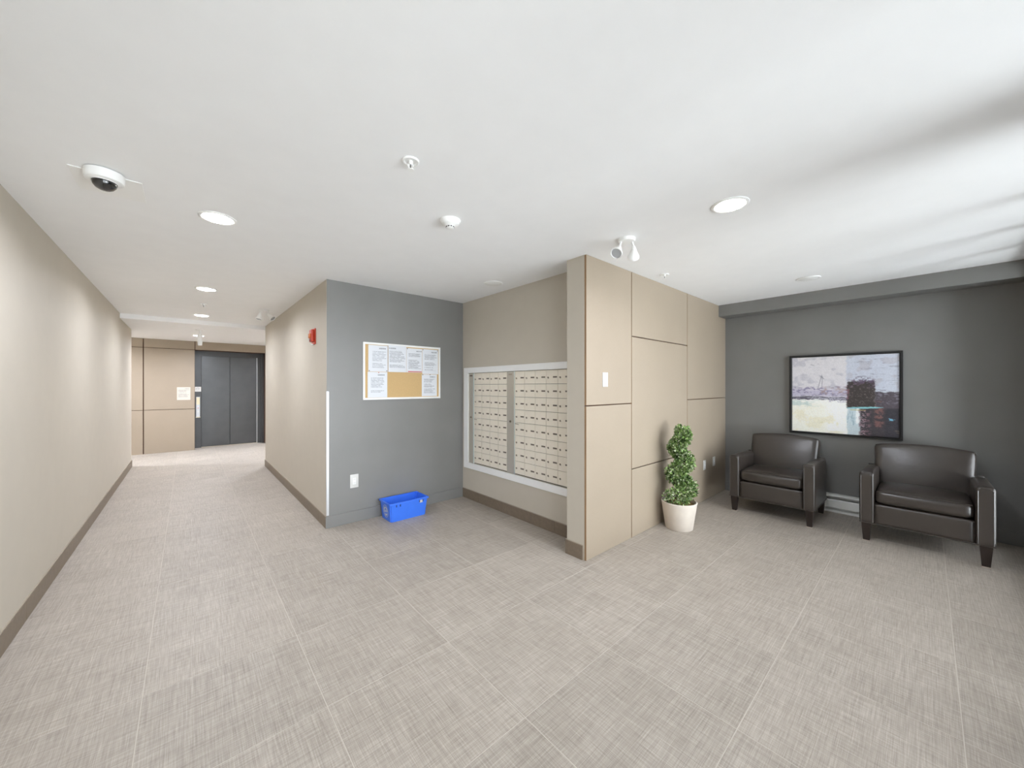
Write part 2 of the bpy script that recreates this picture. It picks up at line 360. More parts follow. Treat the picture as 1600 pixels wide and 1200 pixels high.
def lines_mat(name, paper, ink, rows, lo=0.12, hi=0.9, head=0.0, bold=0.5, seed=0.0):
    """paper with rows of blurred print; u = across (object x), v = up (object z), both 0..1"""
    m = bpy.data.materials.new(name); m.use_nodes = True; N = NT(m); b = N.n['Principled BSDF']; b.inputs['Roughness'].default_value = 0.7
    tc = N.add('ShaderNodeTexCoord'); sp = N.add('ShaderNodeSeparateXYZ'); N.link(tc.outputs['Generated'], sp.inputs[0])
    def mth(op, a, bb=None, cc=None):
        n = N.add('ShaderNodeMath', operation=op)
        for i, q in enumerate((a, bb, cc)):
            if q is None: continue
            if isinstance(q, (int, float)): n.inputs[i].default_value = q
            else: N.link(q, n.inputs[i])
        return n.outputs[0]
    u, v = sp.outputs[0], sp.outputs[2]
    row = mth('FLOOR', mth('MULTIPLY', v, rows)); fr = mth('FRACT', mth('MULTIPLY', v, rows))
    ln = mth('LESS_THAN', fr, bold)
    cb = N.add('ShaderNodeCombineXYZ'); N.link(row, cb.inputs[0]); cb.inputs[1].default_value = seed
    wn = N.add('ShaderNodeTexWhiteNoise', noise_dimensions='2D'); N.link(cb.outputs[0], wn.inputs['Vector'])
    end = mth('MULTIPLY_ADD', wn.outputs['Value'], 0.35, hi-0.33); end = mth('MINIMUM', end, hi)
    on = mth('GREATER_THAN', wn.outputs['Value'], 0.16)
    x1 = mth('GREATER_THAN', u, lo); x2 = mth('LESS_THAN', u, end)
    v1 = mth('GREATER_THAN', v, 0.14); v2 = mth('LESS_THAN', v, 0.8)
    cw = N.add('ShaderNodeCombineXYZ'); N.link(mth('MULTIPLY', u, 42), cw.inputs[0]); N.link(mth('MULTIPLY', row, 7.3), cw.inputs[1])
    wd = N.add('ShaderNodeTexNoise'); wd.inputs['Scale'].default_value = 1; wd.inputs['Detail'].default_value = 1; N.link(cw.outputs[0], wd.inputs['Vector'])
    word = mth('GREATER_THAN', wd.outputs['Fac'], 0.42)
    k = ln
    for q in (on, x1, x2, v1, v2, word): k = mth('MULTIPLY', k, q)
    # heading block
    hd = mth('MULTIPLY', mth('GREATER_THAN', v, 0.86), mth('LESS_THAN', v, 0.91))
    hd = mth('MULTIPLY', hd, mth('MULTIPLY', mth('GREATER_THAN', u, head), mth('LESS_THAN', u, head+0.36)))
    hd = mth('MULTIPLY', hd, word)
    k = mth('MAXIMUM', k, hd)
    mx = N.add('ShaderNodeMix', data_type='RGBA'); N.link(mth('MULTIPLY', k, 0.75), mx.inputs[0])
    mx.inputs[6].default_value = paper+(1,); mx.inputs[7].default_value = ink+(1,)
    N.link(mx.outputs[2], b.inputs['Base Color']); return m
PAPER = lin((224,227,232)); INK = lin((128,131,138))
tag(obj('elevator_sign', box(0.128, 0.236, fy-0.005, fy-0.0003, 1.30, 1.41, 0.001, 1), lines_mat('sign_print', lin((240,238,232)), INK, 7, 0.1, 0.9, 0.3), None, False, (0.182, fy, 1.30)), 'small white sign above the elevator call buttons', 'sign')
tag(obj('notice_paper', box(-0.173, 0.048, YE-0.004, YE-0.0003, 1.122, 1.404), lines_mat('lobby_notice_print', lin((208,201,188)), INK, 13, 0.1, 0.92, 0.55), None, False, (-0.06, YE, 1.122)), 'cream paper notice on the tan panel beside the elevator', 'notice')

# ------------------------------------------------------------------ mailboxes
M['mail'] = mat('mailbox_enamel', lin((236,228,212)), 0.38, 0.05, var=0.02, vscale=9)
M['mailstrip'] = mat('mailbox_strip', lin((190,184,172)), 0.38, 0.3, var=0.02)
M['mailgap'] = mat('mailbox_gap', lin((96,88,78)), 0.7)
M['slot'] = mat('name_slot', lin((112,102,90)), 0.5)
M['lock'] = mat('lock_metal', lin((150,140,125)), 0.3, 0.8)
M['glassedge'] = mat('bright_edge', lin((226,236,232)), 0.15, 0.4)
tr = thing('trim_2', (XM, 3.02, 0.385), 'white painted frame around the mailboxes', 'frame', None, 'structure')
for b in ((XM-0.014, XM, 2.10, 3.945, 1.590, 1.658), (XM-0.014, XM, 2.10, 3.945, 0.388, 0.462), (XM-0.014, XM, 3.85, 3.945, 0.462, 1.590), (XM-0.014, XM, 2.10, 2.20, 0.462, 1.590)):
    obj('frame_board', box(*b, 0.002, 1), M['white'], tr)
XD = XM+0.006    # face of the doors
rows = [1.588-0.1395*i for i in range(9)]
def mail_door(parent, y1, y0, z0, z1, slot=True):
    d = obj('mailbox_door', box(XD, XD+0.012, y0+0.0016, y1-0.0016, z0+0.0018, z1-0.0018, 0.001, 1), M['mail'], parent)
    wv = y1-y0; zm = z0+(z1-z0)*0.46; yl = y1-0.028
    obj('lock', cyl((XD, yl, zm), (XD-0.006, yl, zm), 0.008, 0.0065, 12), M['lock'], d, True)
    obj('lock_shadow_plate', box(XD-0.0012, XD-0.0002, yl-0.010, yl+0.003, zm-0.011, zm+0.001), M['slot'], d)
    if slot:
        ys = y1-wv*0.76
        obj('name_slot', box(XD-0.0015, XD-0.0002, ys-0.026, ys+0.026, zm-0.004, zm+0.011), M['slot'], d)
    return d
def mail_bank(cols, strip, edge, label):
    t = thing('mailbox_bank', (XM+0.05, (cols[0]+cols[-1])/2, rows[-1]), label, 'mailboxes', 'mailbox banks in the white frame')
    y_hi = strip[0]; y_lo = cols[-1]
    obj('body', box(XD+0.013, XM+0.119, y_lo+0.001, y_hi-0.001, MZ0+0.001, MZ1-0.001), M['mailgap'], t)
    s = obj('lock_strip', box(XD-0.002, XD+0.0125, strip[1], strip[0]-0.001, MZ0+0.002, MZ1-0.002, 0.001, 1), M['mailstrip'], t)
    ym = (strip[0]+strip[1])/2
    obj('badge', box(XD-0.0035, XD-0.0021, ym-0.03, ym+0.03, 1.548, 1.566), M['slot'] if len(cols) == 5 else M['cap'], s)
    obj('keyhole', cyl((XD-0.002, ym, 1.035), (XD-0.010, ym, 1.035), 0.012, 0.010, 16), M['lock'], s, True)
    obj('keyhole_slit', box(XD-0.011, XD-0.0101, ym-0.003, ym+0.003, 1.027, 1.043), M['seam'], s)
    if edge: obj('edge_trim', box(XD-0.004, XD+0.0125, edge[1]+0.0005, edge[0]-0.0005, MZ0+0.002, MZ1-0.002, 0.001, 1), M['glassedge'], t)
    obj('lever', cyl((XD-0.004, cols[0]-0.012, 1.018), (XD-0.014, cols[0]-0.075, 1.014), 0.004, 0.003, 10), M['lock'], t, True)
    n = len(cols)-1
    for i in range(n):
        for r in range(8):
            mail_door(t, cols[i], cols[i+1], rows[r+1], rows[r], not (n == 5 and r == 7 and i == n-1))
    return t
mail_bank([3.745, 3.586, 3.428, 3.271, 3.116], (MY1-0.001, 3.763), (3.763, 3.745), 'mailbox bank with four columns of small locked doors')
mail_bank([2.985, 2.827, 2.672, 2.517, 2.360, 2.203], (3.115, 2.995), (2.995, 2.985), 'mailbox bank with five columns of small locked doors')

# ------------------------------------------------------------------ wall fittings
tag(obj('corner_guard', boxes([(XC-0.002, XC+0.020, YN-0.002, YN, 0.125, 1.372), (XC-0.002, XC, YN-0.0019, YN+0.020, 0.125, 1.372)]), M['alum'], None, False, (XC, YN, 0.125)), 'metal guard strip on the corner beside the notice board', 'corner guard')
def wall_plate(name, cx, cz, y, label, cat, group=None, wv=0.074, hv=0.118, kind='outlet'):
    t = thing(name, (cx, y, cz-hv/2), label, cat, group)
    obj('cover_plate', box(cx-wv/2, cx+wv/2, y-0.006, y-0.0003, cz-hv/2, cz+hv/2, 0.002, 2), M['plate'], t, True)
    if kind == 'outlet':
        ins = obj('insert', box(cx-0.017, cx+0.017, y-0.008, y-0.006, cz-0.034, cz+0.034, 0.001, 1), M['white'], t)
        for s in (-1, 1):
            for q in (-0.006, 0.006): obj('socket_slot', box(cx+q-0.001, cx+q+0.001, y-0.0086, y-0.008, cz+s*0.018-0.004, cz+s*0.018+0.004), M['plate_dark'], ins)
    return t
wall_plate('wall_outlet', 1.312, 0.43, YN, 'white outlet on the charcoal wall near the blue box', 'outlet', None, 0.084, 0.14)
wall_plate('wall_outlet', 4.824, 0.443, YP, 'white outlet on the tan panel, next to the potted topiary', 'outlet', 'outlets on the panelled wall')
wall_plate('wall_outlet', 5.128, 0.450, YP, 'white outlet on the tan panel, next to the armchair corner', 'outlet', 'outlets on the panelled wall')
t = wall_plate('thermostat', 2.692, 1.482, YP, 'white wall thermostat with round dial on tan panel', 'thermostat', None, 0.076, 0.122, 'dial')
obj('dial', lat([(0, 0), (0.024, 0), (0.024, 0.004), (0.017, 0.010), (0, 0.011)], aim((2.692, YP-0.006, 1.463), (0, -1, 0))), M['plate'], t, 30)
obj('screen', box(2.668, 2.716, YP-0.0075, YP-0.006, 1.505, 1.528), mat('grey_screen', lin((205,206,204)), 0.3), t)
# fire alarm
M['red'] = mat('alarm_red', lin((196,62,38)), 0.4, var=0.03)
M['amber'] = mat('alarm_lens', lin((215,120,60)), 0.25, var=0.05)
fa = thing('fire_alarm', (XC, 4.46, 1.88), 'red fire alarm horn strobe on the beige corridor wall', 'fire alarm')
obj('back_plate', box(XC-0.012, XC-0.0003, 4.395, 4.53, 1.885, 2.055, 0.002, 1), M['red'], fa)
hb = obj('horn', rbox(0.030, 0.11, 0.135, 0.010, 5, M=T(XC-0.027, 4.462, 1.978)), M['red'], fa, 50)
obj('strobe_lens', rbox(0.018, 0.06, 0.05, 0.008, 5, M=T(XC-0.047, 4.465, 1.975)), M['amber'], fa, 50)
for k in range(3): obj('horn_slot', box(XC-0.0428, XC-0.0416, 4.43, 4.50, 1.918+k*0.009, 1.922+k*0.009), M['seam'], hb)
obj('test_tab', box(XC-0.03, XC-0.012, 4.44, 4.48, 1.874, 1.886, 0.002, 1), M['white'], fa)

# notice board and its sheets
nb = thing('notice_board', (1.864, YN, 1.28), 'cork notice board in a white frame on charcoal wall', 'notice board')
bx0, bx1, bz0, bz1 = 1.398, 2.333, 1.278, 1.899; fw = 0.022; by = YN-0.018
M['cork'] = mat('cork', lin((204,172,122)), 0.85, var=0.10, vscale=220, bump=0.4, bscale=300)
obj('cork_panel', box(bx0+fw, bx1-fw, YN-0.010, YN-0.0003, bz0+fw, bz1-fw), M['cork'], nb)
for b in ((bx0, bx1, bz1-fw, bz1), (bx0, bx1, bz0, bz0+fw), (bx0, bx0+fw, bz0+fw, bz1-fw), (bx1-fw, bx1, bz0+fw, bz1-fw)):
    obj('frame_rail', box(b[0], b[1], by, YN-0.0003, b[2], b[3], 0.002, 1), M['white'], nb)
M['pin_d'] = mat('pin_dark', lin((50,52,56)), 0.4); M['pin_r'] = mat('pin_red', lin((180,50,45)), 0.4)
zs = 1.585
sheets = [  # x0, x1, z0, z1, rows, left, right, head, bold, label
    (1.455, 1.668, zs, 1.872, 20, 0.2, 0.92, 0.55, 0.4, 'white notice sheet at the top beside the bare cork strip', ((1.462, zs+0.008, 'd'), (1.655, zs+0.010, 'd'))),
    (1.672, 1.885, zs, 1.884, 24, 0.06, 0.94, 0.05, 0.5, 'white notice sheet rising over the board frame', ()),
    (1.892, 2.088, zs+0.001, 1.866, 26, 0.12, 0.92, 0.62, 0.55, 'white notice sheet with a red bar along its foot', ((1.899, 1.858, 'd'),)),
    (2.092, 2.305, zs-0.014, 1.868, 24, 0.14, 0.90, 0.56, 0.5, 'white notice sheet with text in its upper half', ((2.098, 1.858, 'd'), (2.292, 1.857, 'd'))),
    (1.448, 1.664, 1.302, zs-0.004, 20, 0.16, 0.88, 0.50, 0.45, 'white notice sheet below, hung by a red pin', ((1.565, zs-0.012, 'r'),)),
    (2.085, 2.288, 1.306, zs-0.018, 22, 0.14, 0.88, 0.52, 0.5, 'white notice sheet below, on the far side of bare cork', ((2.094, zs-0.024, 'd'), (2.19, zs-0.022, 'd'))),
]
for k, (x0, x1, z0, z1, rw, lo, hi, hd, bo, lab, pins) in enumerate(sheets):
    yy = YN-0.0185-0.0012 if k == 1 else YN-0.0103
    o = thing('notice_sheet', ((x0+x1)/2, yy, z0), lab, 'paper', 'sheets on the notice board')
    obj('sheet', box(x0, x1, yy-0.0009, yy, z0, z1), lines_mat('sheet_print', PAPER, INK, rw, lo, hi, hd, bo, k*3.7), o)
    if k == 2: obj('red_bar', box(x0+0.018, x1-0.004, yy-0.0014, yy-0.0009, z0+0.004, z0+0.014), mat('red_print', lin((196,88,84)), 0.7), o)
    for px, pz, pc in pins:
        obj('pin', lat([(0, 0), (0.0025, 0), (0.0025, 0.004), (0.005, 0.006), (0.005, 0.009), (0, 0.010)], aim((px, yy-0.0009, pz), (0, -1, 0)), 10), M['pin_'+pc], o, True)

# ------------------------------------------------------------------ recycling box
M['blue'] = mat('blue_plastic', lin((62,122,240)), 0.36, var=0.03, vscale=10)
M['blue_dark'] = mat('blue_plastic_slot', lin((18,50,130)), 0.5)
rb = thing('recycling_box', (1.785, 3.81, 0), 'open blue plastic recycling box against the charcoal wall', 'recycling box')
ox0, ox1, oy0, oy1, oh = 1.562, 2.012, 3.672, 3.955, 0.200      # at the rim
ux0, ux1, uy0, uy1 = 1.588, 1.986, 3.700, 3.935                 # at the bottom
def ringq(bm, a, b):
    for i in range(4): bm.faces.new((a[i], a[(i+1) % 4], b[(i+1) % 4], b[i]))
def rect(bm, x0, x1, y0, y1, z): return [bm.verts.new(p) for p in ((x0,y0,z),(x1,y0,z),(x1,y1,z),(x0,y1,z))]
bm = bmesh.new(); th = 0.005
r0 = rect(bm, ux0, ux1, uy0, uy1, 0.0); r1 = rect(bm, ox0+0.008, ox1-0.008, oy0+0.008, oy1-0.008, oh-0.002)
r2 = rect(bm, ox0+0.008+th, ox1-0.008-th, oy0+0.008+th, oy1-0.008-th, oh-0.002); r3 = rect(bm, ux0+th, ux1-th, uy0+th, uy1-th, th)
ringq(bm, r0, r1); ringq(bm, r1, r2); ringq(bm, r2, r3); bm.faces.new(r3); bm.faces.new(r0[::-1])
bmesh.ops.recalc_face_normals(bm, faces=bm.faces[:])
ve = [e for e in bm.edges if abs(e.verts[0].co.z-e.verts[1].co.z) > 0.1]
bmesh.ops.bevel(bm, geom=ve, offset=0.012, segments=3, affect='EDGES')
obj('tub', bm, M['blue'], rb, 30)
bm = bmesh.new()
a0 = rect(bm, ox0, ox1, oy0, oy1, oh-0.018); a1 = rect(bm, ox0, ox1, oy0, oy1, oh)
a2 = rect(bm, ox0+0.014, ox1-0.014, oy0+0.014, oy1-0.014, oh); a3 = rect(bm, ox0+0.0085, ox1-0.0085, oy0+0.0085, oy1-0.0085, oh-0.018)
ringq(bm, a0, a1); ringq(bm, a1, a2); ringq(bm, a3, a0); ringq(bm, a2, a3)
bmesh.ops.recalc_face_normals(bm, faces=bm.faces[:])
bmesh.ops.bevel(bm, geom=bm.edges[:], offset=0.002, segments=2, affect='EDGES')
obj('rim', bm, M['blue'], rb, 30)
sl = (oy0+0.008-uy0)/oh
def front_y(z): return uy0+sl*z
for xx in (1.642, 1.684, 1.905, 1.945):
    y = front_y(0.165); obj('handle_slot', box(xx-0.005, xx+0.005, y-0.003, y+0.002, 0.155, 0.178), M['blue_dark'], rb)
y = front_y(0.160); obj('sticker', box(1.908, 1.940, y-0.0035, y-0.001, 0.148, 0.176), M['plate'], rb)
# chasing arrows mark on the end of the box
def recycle_mark():
    bm = bmesh.new()
    sx = (ox0+0.008-ux0)/oh
    def pt(a, r): 
        yv = 3.812+r*math.cos(a); z = 0.098+r*1.08*math.sin(a); return (ux0+sx*z-0.0012, yv, z)
    for k in range(3):
        a0 = PI/2+k*2*PI/3; n = 10; span = 1.35
        inner = []; outer = []
        for i in range(n+1):
            a = a0+span*i/n; inner.append(bm.verts.new(pt(a, 0.030))); outer.append(bm.verts.new(pt(a, 0.046)))
        for i in range(n): bm.faces.new((inner[i], inner[i+1], outer[i+1], outer[i]))
        ae = a0+span
        bm.faces.new([bm.verts.new(pt(ae, 0.024)), bm.verts.new(pt(ae+0.45, 0.038)), bm.verts.new(pt(ae, 0.053))])
    n = 40; i0 = [bm.verts.new(pt(2*PI*i/n, 0.058)) for i in range(n)]; o0 = [bm.verts.new(pt(2*PI*i/n, 0.062)) for i in range(n)]
    for i in range(n): bm.faces.new((i0[i], i0[(i+1) % n], o0[(i+1) % n], o0[i]))
    q = [bm.verts.new(pt(PI/6+2*PI*i/6, 0.014)) for i in range(6)]; bm.faces.new(q)
    r = bmesh.ops.extrude_face_region(bm, geom=bm.faces[:])
    for v in r['geom']:
        if isinstance(v, bmesh.types.BMVert): v.co.x += 0.0008
    bmesh.ops.recalc_face_normals(bm, faces=bm.faces[:])
    return bm
tag(obj('recycling_mark', recycle_mark(), M['plate'], rb), 'white chasing arrows mark')

# ------------------------------------------------------------------ topiary in its pot
M['pot'] = mat('pot_clay', lin((226,216,204)), 0.6, var=0.04, vscale=14, bump=0.1, bscale=120)
M['soil'] = mat('bark_soil', lin((150,118,84)), 0.95, var=0.35, vscale=60, bump=1.0, bscale=90)
M['bark'] = mat('stem_bark', lin((96,72,52)), 0.9, var=0.2, vscale=40)
px, py = 3.715, 1.655
pt = thing('potted_topiary', (px, py, 0), 'green spiral topiary in a tapered off-white pot', 'potted plant')
obj('pot', lat([(0,0),(0.124,0),(0.128,0.004),(0.166,0.262),(0.168,0.266),(0.165,0.270),(0.156,0.270),(0.154,0.262),(0.150,0.235),(0,0.235)], T(px,py,0), 48), M['pot'], pt, 40)
bm = bmesh.new()
lathe(bm, [(0.150,0.236),(0.11,0.243),(0.06,0.246),(0,0.247)], 28, T(px,py,0))
obj('soil', bm, M['soil'], pt, True)
TZ0, TZ1, TURNS = 0.30, 0.985, 2.6
def helix(s):
    a = 2.55 + s*TURNS*2*PI
    r = 0.066*(1-0.50*s)
    return Vector((px+r*math.cos(a), py-0.012+r*math.sin(a)*0.9, TZ0+(TZ1-TZ0)*s))
bm = bmesh.new()
prev = None
for i in range(61):
    s = i/60; c0 = Vector((px, py-0.01, 0.235)).lerp(helix(s), 1) if i else Vector((px, py-0.01, 0.236)); r = 0.012*(1-0.6*s)
    ring = [bm.verts.new(c0+Vector((r*math.cos(k*PI/3), r*math.sin(k*PI/3), 0))) for k in range(6)]
    if prev:
        for k in range(6): bm.faces.new((prev[k], prev[(k+1) % 6], ring[(k+1) % 6], ring[k]))
    prev = ring
obj('stem', bm, M['bark'], pt, True)
def leaf_mat():
    m = bpy.data.materials.new('topiary_leaf'); m.use_nodes = True; N = NT(m); b = N.n['Principled BSDF']
    ge = N.add('ShaderNodeNewGeometry'); r = N.add('ShaderNodeValToRGB'); N.link(ge.outputs['Random Per Island'], r.inputs['Fac'])
    e = r.color_ramp.elements; e[0].color = lin((52,74,40))+(1,); e[1].color = lin((226,230,196))+(1,)
    a = e.new(0.35); a.color = lin((104,136,68))+(1,); a = e.new(0.7); a.color = lin((156,182,110))+(1,); a = e.new(0.88); a.color = lin((170,180,146))+(1,)
    N.link(r.outputs['Color'], b.inputs['Base Color']); b.inputs['Roughness'].default_value = 0.55
    b.inputs['Subsurface Weight'].default_value = 0.0; return m
M['leaf'] = leaf_mat()
V = []; F = []
rng = random.Random(11)
for i in range(6400):
    s = rng.random()**0.95
    c0 = helix(s); R = 0.098*(1-0.34*s)
    d = Vector((rng.gauss(0,1), rng.gauss(0,1), rng.gauss(0,1)*0.75)).normalized()
    rr = R*(0.55+0.5*rng.random()**0.5)
    p = c0+Vector((d.x*rr, d.y*rr, d.z*rr*0.85))
    if p.z < 0.25: p.z = 0.25+rng.random()*0.02
    if p.y > 1.825: p.y = 1.825-rng.random()*0.01
    ax = (d+Vector((rng.gauss(0,.5), rng.gauss(0,.5), rng.gauss(0,.5)+0.25))).normalized()
    sd = ax.cross(Vector((rng.gauss(0,1), rng.gauss(0,1), rng.gauss(0,1)))).normalized(); up = ax.cross(sd)
    L = 0.018+0.016*rng.random(); W = L*0.38
    n = len(V)
    V += [p, p+ax*L*0.5+sd*W+up*W*0.35, p+ax*L, p+ax*L*0.5-sd*W+up*W*0.35]
    F += [(n, n+1, n+2), (n, n+2, n+3)]
me = bpy.data.meshes.new('foliage'); me.from_pydata([tuple(v-Vector((px,py,0))) for v in V], [], F); me.materials.append(M['leaf'])
fo = bpy.data.objects.new('foliage', me); COL.objects.link(fo); fo.parent = pt; fo['kind'] = 'stuff'

# ------------------------------------------------------------------ armchairs
def leather():
    m = mat('brown_leather', lin((54,47,42)), 0.3, var=0.05, vscale=9, spec=0.85, coat=0.0); N = NT(m); b = N.n['Principled BSDF']
    tc = N.add('ShaderNodeTexCoord')
    n1 = N.add('ShaderNodeTexNoise'); n1.inputs['Scale'].default_value = 14; n1.inputs['Detail'].default_value = 4; n1.inputs['Distortion'].default_value = 0.8
    N.link(tc.outputs['Object'], n1.inputs['Vector'])
    b1 = N.add('ShaderNodeBump'); b1.inputs['Strength'].default_value = 0.12; b1.inputs['Distance'].default_value = 0.012; N.link(n1.outputs['Fac'], b1.inputs['Height'])
    N.link(b1.outputs['Normal'], b.inputs['Normal'])
    r = N.add('ShaderNodeMapRange'); r.inputs[3].default_value = 0.285; r.inputs[4].default_value = 0.36; N.link(n1.outputs['Fac'], r.inputs[0]); N.link(r.outputs[0], b.inputs['Roughness'])
    return m
M['leather'] = leather()
M['wood'] = mat('dark_wood', lin((38,28,24)), 0.35, var=0.2, vscale=20)
M['felt'] = mat('leg_pad', lin((190,178,166)), 0.9)
def tube(bm, pts, r, n=6):
    prev = None
    for i, p in enumerate(pts):
        d = (pts[min(i+1, len(pts)-1)]-pts[max(i-1, 0)]).normalized()
        a = d.orthogonal().normalized(); a = (Vector((0,0,1))-d*d.z).normalized() if abs(d.z) < 0.95 else Vector((1,0,0)); b = d.cross(a)
        ring = [bm.verts.new(p+(a*math.cos(2*PI*k/n)+b*math.sin(2*PI*k/n))*r) for k in range(n)]
        if prev:
            for k in range(n): bm.faces.new((prev[k], prev[(k+1) % n], ring[(k+1) % n], ring[k]))
        prev = ring
    return bm
def armchair(loc, label):
    """local: front towards -x, origin at the floor under the front edge's middle"""
    t = thing('armchair', loc, label, 'armchair', 'brown leather armchairs')
    o = Vector(loc)
    def part(name, bm, mt, smooth=60, parent=None):
        bm.transform(Matrix.Translation(o)); return obj(name, bm, mt, parent or t, smooth)
    HW = 0.388                      # half width
    aw = 0.102                      # arm width
    for s in (-1, 1):
        def arm_fn(p):
            # top crowned, falling a little to the rear
            if p.z > 0: p.z += -0.020*max(0, (p.x+0.30)/0.6)+0.004
            return p
        a = part('arm', rbox(0.64, aw, 0.462, 0.022, 12, (0.0, 0.003, 0.010), arm_fn, T(0.325, s*(HW-aw/2), 0.398)), M['leather'])
        # piping round the front face of the arm
        y0 = s*(HW-aw+0.012); y1 = s*(HW-0.012); bm = bmesh.new()
        tube(bm, [Vector(v) for v in ((0.008, y0, 0.18), (0.006, y0, 0.60), (0.006, y0+(y1-y0)*0.2, 0.619), (0.006, y0+(y1-y0)*0.8, 0.619), (0.006, y1, 0.60), (0.008, y1, 0.18))], 0.0035)
        part('piping', bm, M['leather'], True, a)
    part('front_rail', rbox(0.11, 2*(HW-aw)+0.004, 0.185, 0.016, 8, (0.006, 0, 0), None, T(0.075, 0, 0.260)), M['leather'])
    part('base', box(0.06, 0.70, -(HW-aw)-0.01, HW-aw+0.01, 0.175, 0.33), M['leather'], False)
    part('welt', tube(bmesh.new(), [Vector(v) for v in ((0.66, -HW+0.004, 0.172), (0.012, -HW+0.004, 0.172), (0.012, HW-0.004, 0.172), (0.66, HW-0.004, 0.172))], 0.005), M['leather'], True)
    def cush_fn(p):
        if p.z > 0: p.z -= 0.012*max(0, p.x/0.28)
        # front edge sags round the welt
        return p
    c = part('seat_cushion', rbox(0.60, 2*(HW-aw)-0.006, 0.126, 0.040, 12, (0.016, 0, 0.024), cush_fn, T(0.318, 0, 0.420)), M['leather'])
    bm = bmesh.new(); yy = HW-aw-0.014
    tube(bm, [Vector((0.022-0.010*(1-(k/8)**2), yy*k/8, 0.470+0.007*(1-(k/8)**2))) for k in range(-8, 9)], 0.0035)
    part('piping', bm, M['leather'], True, c)
    # backrest: leaning cushion, arched along the top
    tilt = math.radians(15)
    def back_fn(p):
        w_ = 1-(p.y/0.325)**2
        if p.z > 0: p.z += 0.030*w_*(p.z/0.23)
        p.y *= 1+0.02*(p.z/0.23)
        p.x -= 0.010*w_
        return p
    bk = rbox(0.135, 0.645, 0.475, 0.035, 12, (0.022, 0, 0), back_fn, T(0.625, 0, 0.590) @ Matrix.Rotation(tilt, 4, 'Y'))
    b = part('backrest', bk, M['leather'])
    bm = bmesh.new(); MB = T(0.625, 0, 0.590) @ Matrix.Rotation(tilt, 4, 'Y')
    pts = []
    for k in range(-10, 11):
        y = 0.309*k/10; w_ = 1-(y/0.325)**2
        pts.append(MB @ Vector((-0.052-0.010*w_, y*1.02, 0.2305+0.030*w_)))
    tube(bm, [MB @ Vector((-0.062, -0.322, 0.02))]+pts+[MB @ Vector((-0.062, 0.322, 0.02))], 0.0035)
    part('piping', bm, M['leather'], True, b)
    part('back_shell', rbox(0.07, 2*HW-0.02, 0.46, 0.02, 6, (0,0,0), None, T(0.665, 0, 0.398)), M['leather'])
    # legs
    for fx in (0.045, 0.645):
        for s in (-1, 1):
            bm = bmesh.new(); cy = s*(HW-0.048); q = []
            for z, hw, sh in ((0.006, 0.022, 0), (0.170, 0.033, 0)):
                q.append(rect(bm, fx-hw, fx+hw, cy-hw, cy+hw, z))
            ringq(bm, q[0], q[1]); bm.faces.new(q[0][::-1]); bm.faces.new(q[1])
            bmesh.ops.bevel(bm, geom=bm.edges[:], offset=0.002, segments=1, affect='EDGES')
            l = part('leg', bm, M['wood'], False)
            part('leg_pad', box(fx-0.024, fx+0.024, cy-0.024, cy+0.024, 0, 0.006, 0.001, 1), M['felt'], False, l)
    return t
armchair((4.672, 1.122, 0), 'brown leather armchair next to the panelled wall outlets')
armchair((4.672, 0.0285, 0), 'brown leather armchair by the window, away from the tan panels')

# baseboard heater
M['heater'] = mat('heater_enamel', lin((236,236,232)), 0.4, var=0.01)
ht = thing('baseboard_heater', (XR-0.04, 0.65, 0), 'white electric baseboard heater behind the armchairs', 'heater')
hx = XR-BT
def hsec(pts, y0, y1):
    bm = bmesh.new(); a = [bm.verts.new((x, y0, z)) for x, z in pts]; b = [bm.verts.new((x, y1, z)) for x, z in pts]
    n = len(pts)
    for i in range(n): bm.faces.new((a[i], a[(i+1) % n], b[(i+1) % n], b[i]))
    bm.faces.new(a[::-1]); bm.faces.new(b); bmesh.ops.recalc_face_normals(bm, faces=bm.faces[:]); return bm
obj('back_plate', box(hx-0.012, hx-0.0005, 0.10, 1.25, 0.004, 0.200), M['heater'], ht)
obj('top_cover', hsec([(hx-0.012, 0.200), (hx-0.05, 0.196), (hx-0.066, 0.178), (hx-0.062, 0.176), (hx-0.048, 0.190), (hx-0.012, 0.193)], 0.10, 1.25), M['heater'], ht)
obj('front_cover', hsec([(hx-0.062, 0.145), (hx-0.068, 0.135), (hx-0.068, 0.055), (hx-0.060, 0.045), (hx-0.057, 0.047), (hx-0.063, 0.057), (hx-0.063, 0.134), (hx-0.058, 0.143)], 0.10, 1.25), M['heater'], ht)
obj('lower_lip', hsec([(hx-0.012, 0.0), (hx-0.066, 0.0), (hx-0.066, 0.022), (hx-0.062, 0.024), (hx-0.060, 0.006), (hx-0.012, 0.006)], 0.10, 1.25), M['heater'], ht)
fins = boxes([(hx-0.052, hx-0.016, 0.16+0.012*k, 0.1605+0.012*k+0.001, 0.07, 0.15) for k in range(86)])
tag(obj('heating_fins', fins, M['alum'], ht), kind='stuff')
for y0 in (0.095, 1.245): obj('end_cap', box(hx-0.070, hx-0.0005, y0, y0+0.012, 0.0, 0.202, 0.002, 1), M['heater'], ht)

